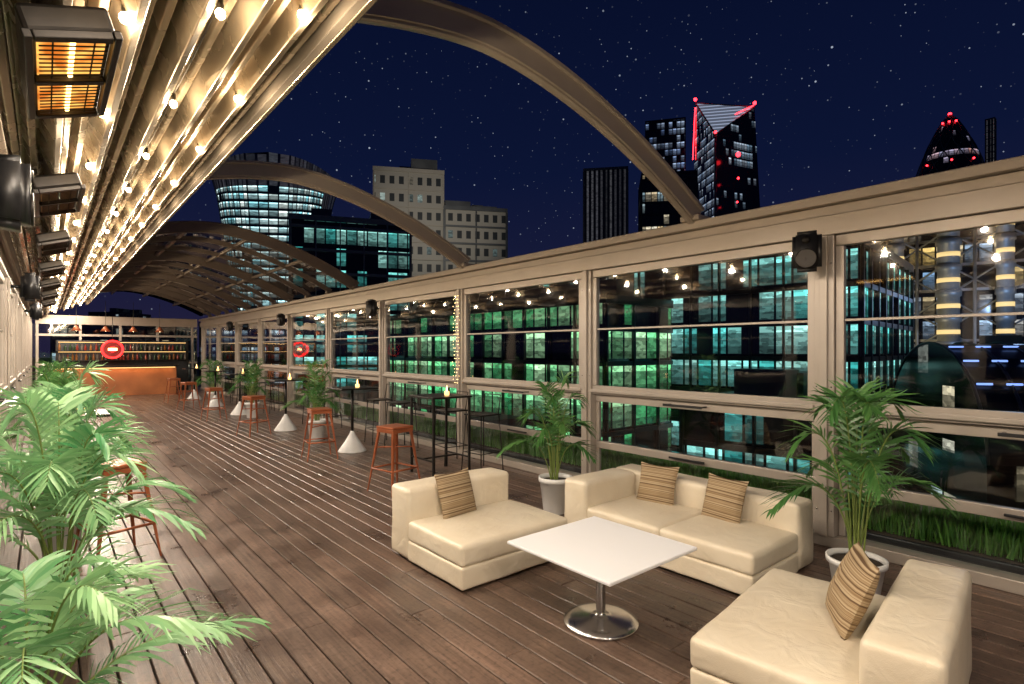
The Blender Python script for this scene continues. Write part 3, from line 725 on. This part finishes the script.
# steel tube building
def tube_building(x,y):
    mb=MB(); mb.box(-13,13,-8,8,-30,21,W_TUBE)
    z=-26
    while z<21:
        mb.box(-13.5,13.5,-8.5,8.5,z,z+.35,STEELM); z+=3.6
    for (cx,cy,r,zt) in((-15,-10,1.5,20),(-9,-10.5,1.1,18),(-3,-11,1.5,20),(-16,4,1.5,17),(3,-11,1.1,18),(9,-11,1.5,19),(-16,-3,1.1,19),(14,-10,1.5,18)):
        z=-26
        while z<zt:
            mb.lathe([(r*.85,0),(r*.85,2.6),(r,2.7),(r,3.5),(r*.85,3.6)],STEELM,(cx,cy,z),14)
            mb.lathe([(r*.88,1.0),(r*.88,1.6)],WARMD,(cx,cy,z),14); z+=3.6
    for k in range(9): mb.tube([(-13+k*3.25,-9.2,-26),(-13+k*3.25,-9.2,21)],.22,STEELM,6)
    for k in range(7):
        for j in range(4):
            xa=-13+6.5*j; za=-12+4.7*k
            mb.tube([(xa,-9.2,za),(xa+6.5,-9.2,za+4.7)],.13,STEELM,5); mb.tube([(xa+6.5,-9.22,za),(xa,-9.22,za+4.7)],.13,STEELM,5)
    mb.obj('steel_tube_building',(x,y,0),R(-75),uvs=True)
tube_building(108,20)
for lx,ly,lz,le,lc in((84,24,-1,3200,(1,.74,.4)),(90,12,8,1800,(.4,.6,1))):
    ld=bpy.data.lights.new('facade_floodlight','POINT'); ld.energy=le; ld.color=lc; ld.shadow_soft_size=.6
    o=bpy.data.objects.new('facade_floodlight',ld); o.location=(lx,ly,lz); sc.collection.objects.link(o)
# barrel vault
mb=MB(); seg=24; br=7
for i in range(seg):
    a=math.pi*i/seg;b=math.pi*(i+1)/seg
    n=mb.add([(br*math.cos(a),-12,br*math.sin(a)),(br*math.cos(b),-12,br*math.sin(b)),(br*math.cos(b),12,br*math.sin(b)),(br*math.cos(a),12,br*math.sin(a))]); mb.face([n,n+1,n+2,n+3],DARKC,True)
    for yy in(-12,12): mb.face([mb.add([(br*math.cos(a),yy,br*math.sin(a)),(br*math.cos(b),yy,br*math.sin(b)),(0,yy,0)])+q for q in range(3)],W_DIM)
for k in range(13):
    y=-12+2*k; mb.tube([((br+.1)*math.cos(math.pi*i/seg),y,(br+.1)*math.sin(math.pi*i/seg)) for i in range(seg+1)],.1,GREYC,5)
for k in range(3):
    th=math.pi*(.60+.09*k)
    for q in range(16): 
        y=-11.5+1.5*q; mb.box(-.05,.05,y,y+.8,br+.12,br+.2,BLUEL,Matrix.Rotation(math.pi/2-th,4,'Y'))
mb.box(-br,br,-12,12,-26,-.002,W_DIM)
mb.obj('barrel_vault_building',(54,1,-5),R(35),uvs=True)
# filler skyline
rn=random.Random(21)
for k in range(60):
    azm=R(rn.uniform(2,86)); D=rn.uniform(120,380)
    lim=(.06 if azm<R(38) else .13+.07*(azm-R(38)))
    top=D*lim*rn.uniform(.1,1); wm=rn.choice((W_DIM,W_DIM,W_WARM,W_COOL,W_TEAL))
    if azm<R(14): wm=W_DIM
    building('background_building',D*math.sin(azm),D*math.cos(azm),rn.uniform(14,34),rn.uniform(14,28),top,rn.uniform(-.8,.8),wm,3.5,rn.uniform(2.5,4.5),rn.choice((TRIM,GREYC,TRIM)))
# ---------------------------------------------------------------- world
w=bpy.data.worlds.new('World'); sc.world=w; w.use_nodes=True; nt=w.node_tree; bg=nt.nodes['Background']
tc=N(nt,'ShaderNodeTexCoord'); s=N(nt,'ShaderNodeSeparateXYZ'); L(nt,tc.outputs['Generated'],s.inputs[0])
base=ramp(nt,s.outputs[2],[(0,(.016,.013,.040)),(.12,(.009,.011,.040)),(.3,(.0036,.0072,.033)),(.7,(.0015,.0035,.018))])
vo=N(nt,'ShaderNodeTexVoronoi'); vo.inputs['Scale'].default_value=120; L(nt,tc.outputs['Generated'],vo.inputs['Vector'])
sep=N(nt,'ShaderNodeSeparateColor'); L(nt,vo.outputs['Color'],sep.inputs[0])
thr=math_(nt,'ADD',.085,math_(nt,'MULTIPLY',math_(nt,'POWER',sep.outputs[0],5),.09))
star=math_(nt,'LESS_THAN',vo.outputs['Distance'],thr)
star=math_(nt,'MULTIPLY',star,math_(nt,'ADD',.02,math_(nt,'MULTIPLY',math_(nt,'POWER',sep.outputs[1],4),.45)))
up=math_(nt,'GREATER_THAN',s.outputs[2],.02); star=math_(nt,'MULTIPLY',star,up)
cs=N(nt,'ShaderNodeCombineColor'); L(nt,math_(nt,'MULTIPLY',star,.75),cs.inputs[0]); L(nt,math_(nt,'MULTIPLY',star,.85),cs.inputs[1]); L(nt,star,cs.inputs[2])
ad=N(nt,'ShaderNodeMix',data_type='RGBA',blend_type='ADD'); ad.inputs[0].default_value=1
L(nt,base,ad.inputs[6]); L(nt,cs.outputs[0],ad.inputs[7]); L(nt,ad.outputs[2],bg.inputs[0]); bg.inputs[1].default_value=1
# ---------------------------------------------------------------- camera
cd=bpy.data.cameras.new('camera'); cam=bpy.data.objects.new('camera',cd); sc.collection.objects.link(cam)
cd.sensor_width=36; cd.lens=19.5; cd.shift_y=8/1024; cd.clip_end=6000; cd.clip_start=.05
cam.location=(0,0,1.6); cam.rotation_euler=(R(90),0,-R(40.08)); sc.camera=cam
sc.view_settings.view_transform='Standard'; sc.view_settings.look='None'; sc.view_settings.exposure=0
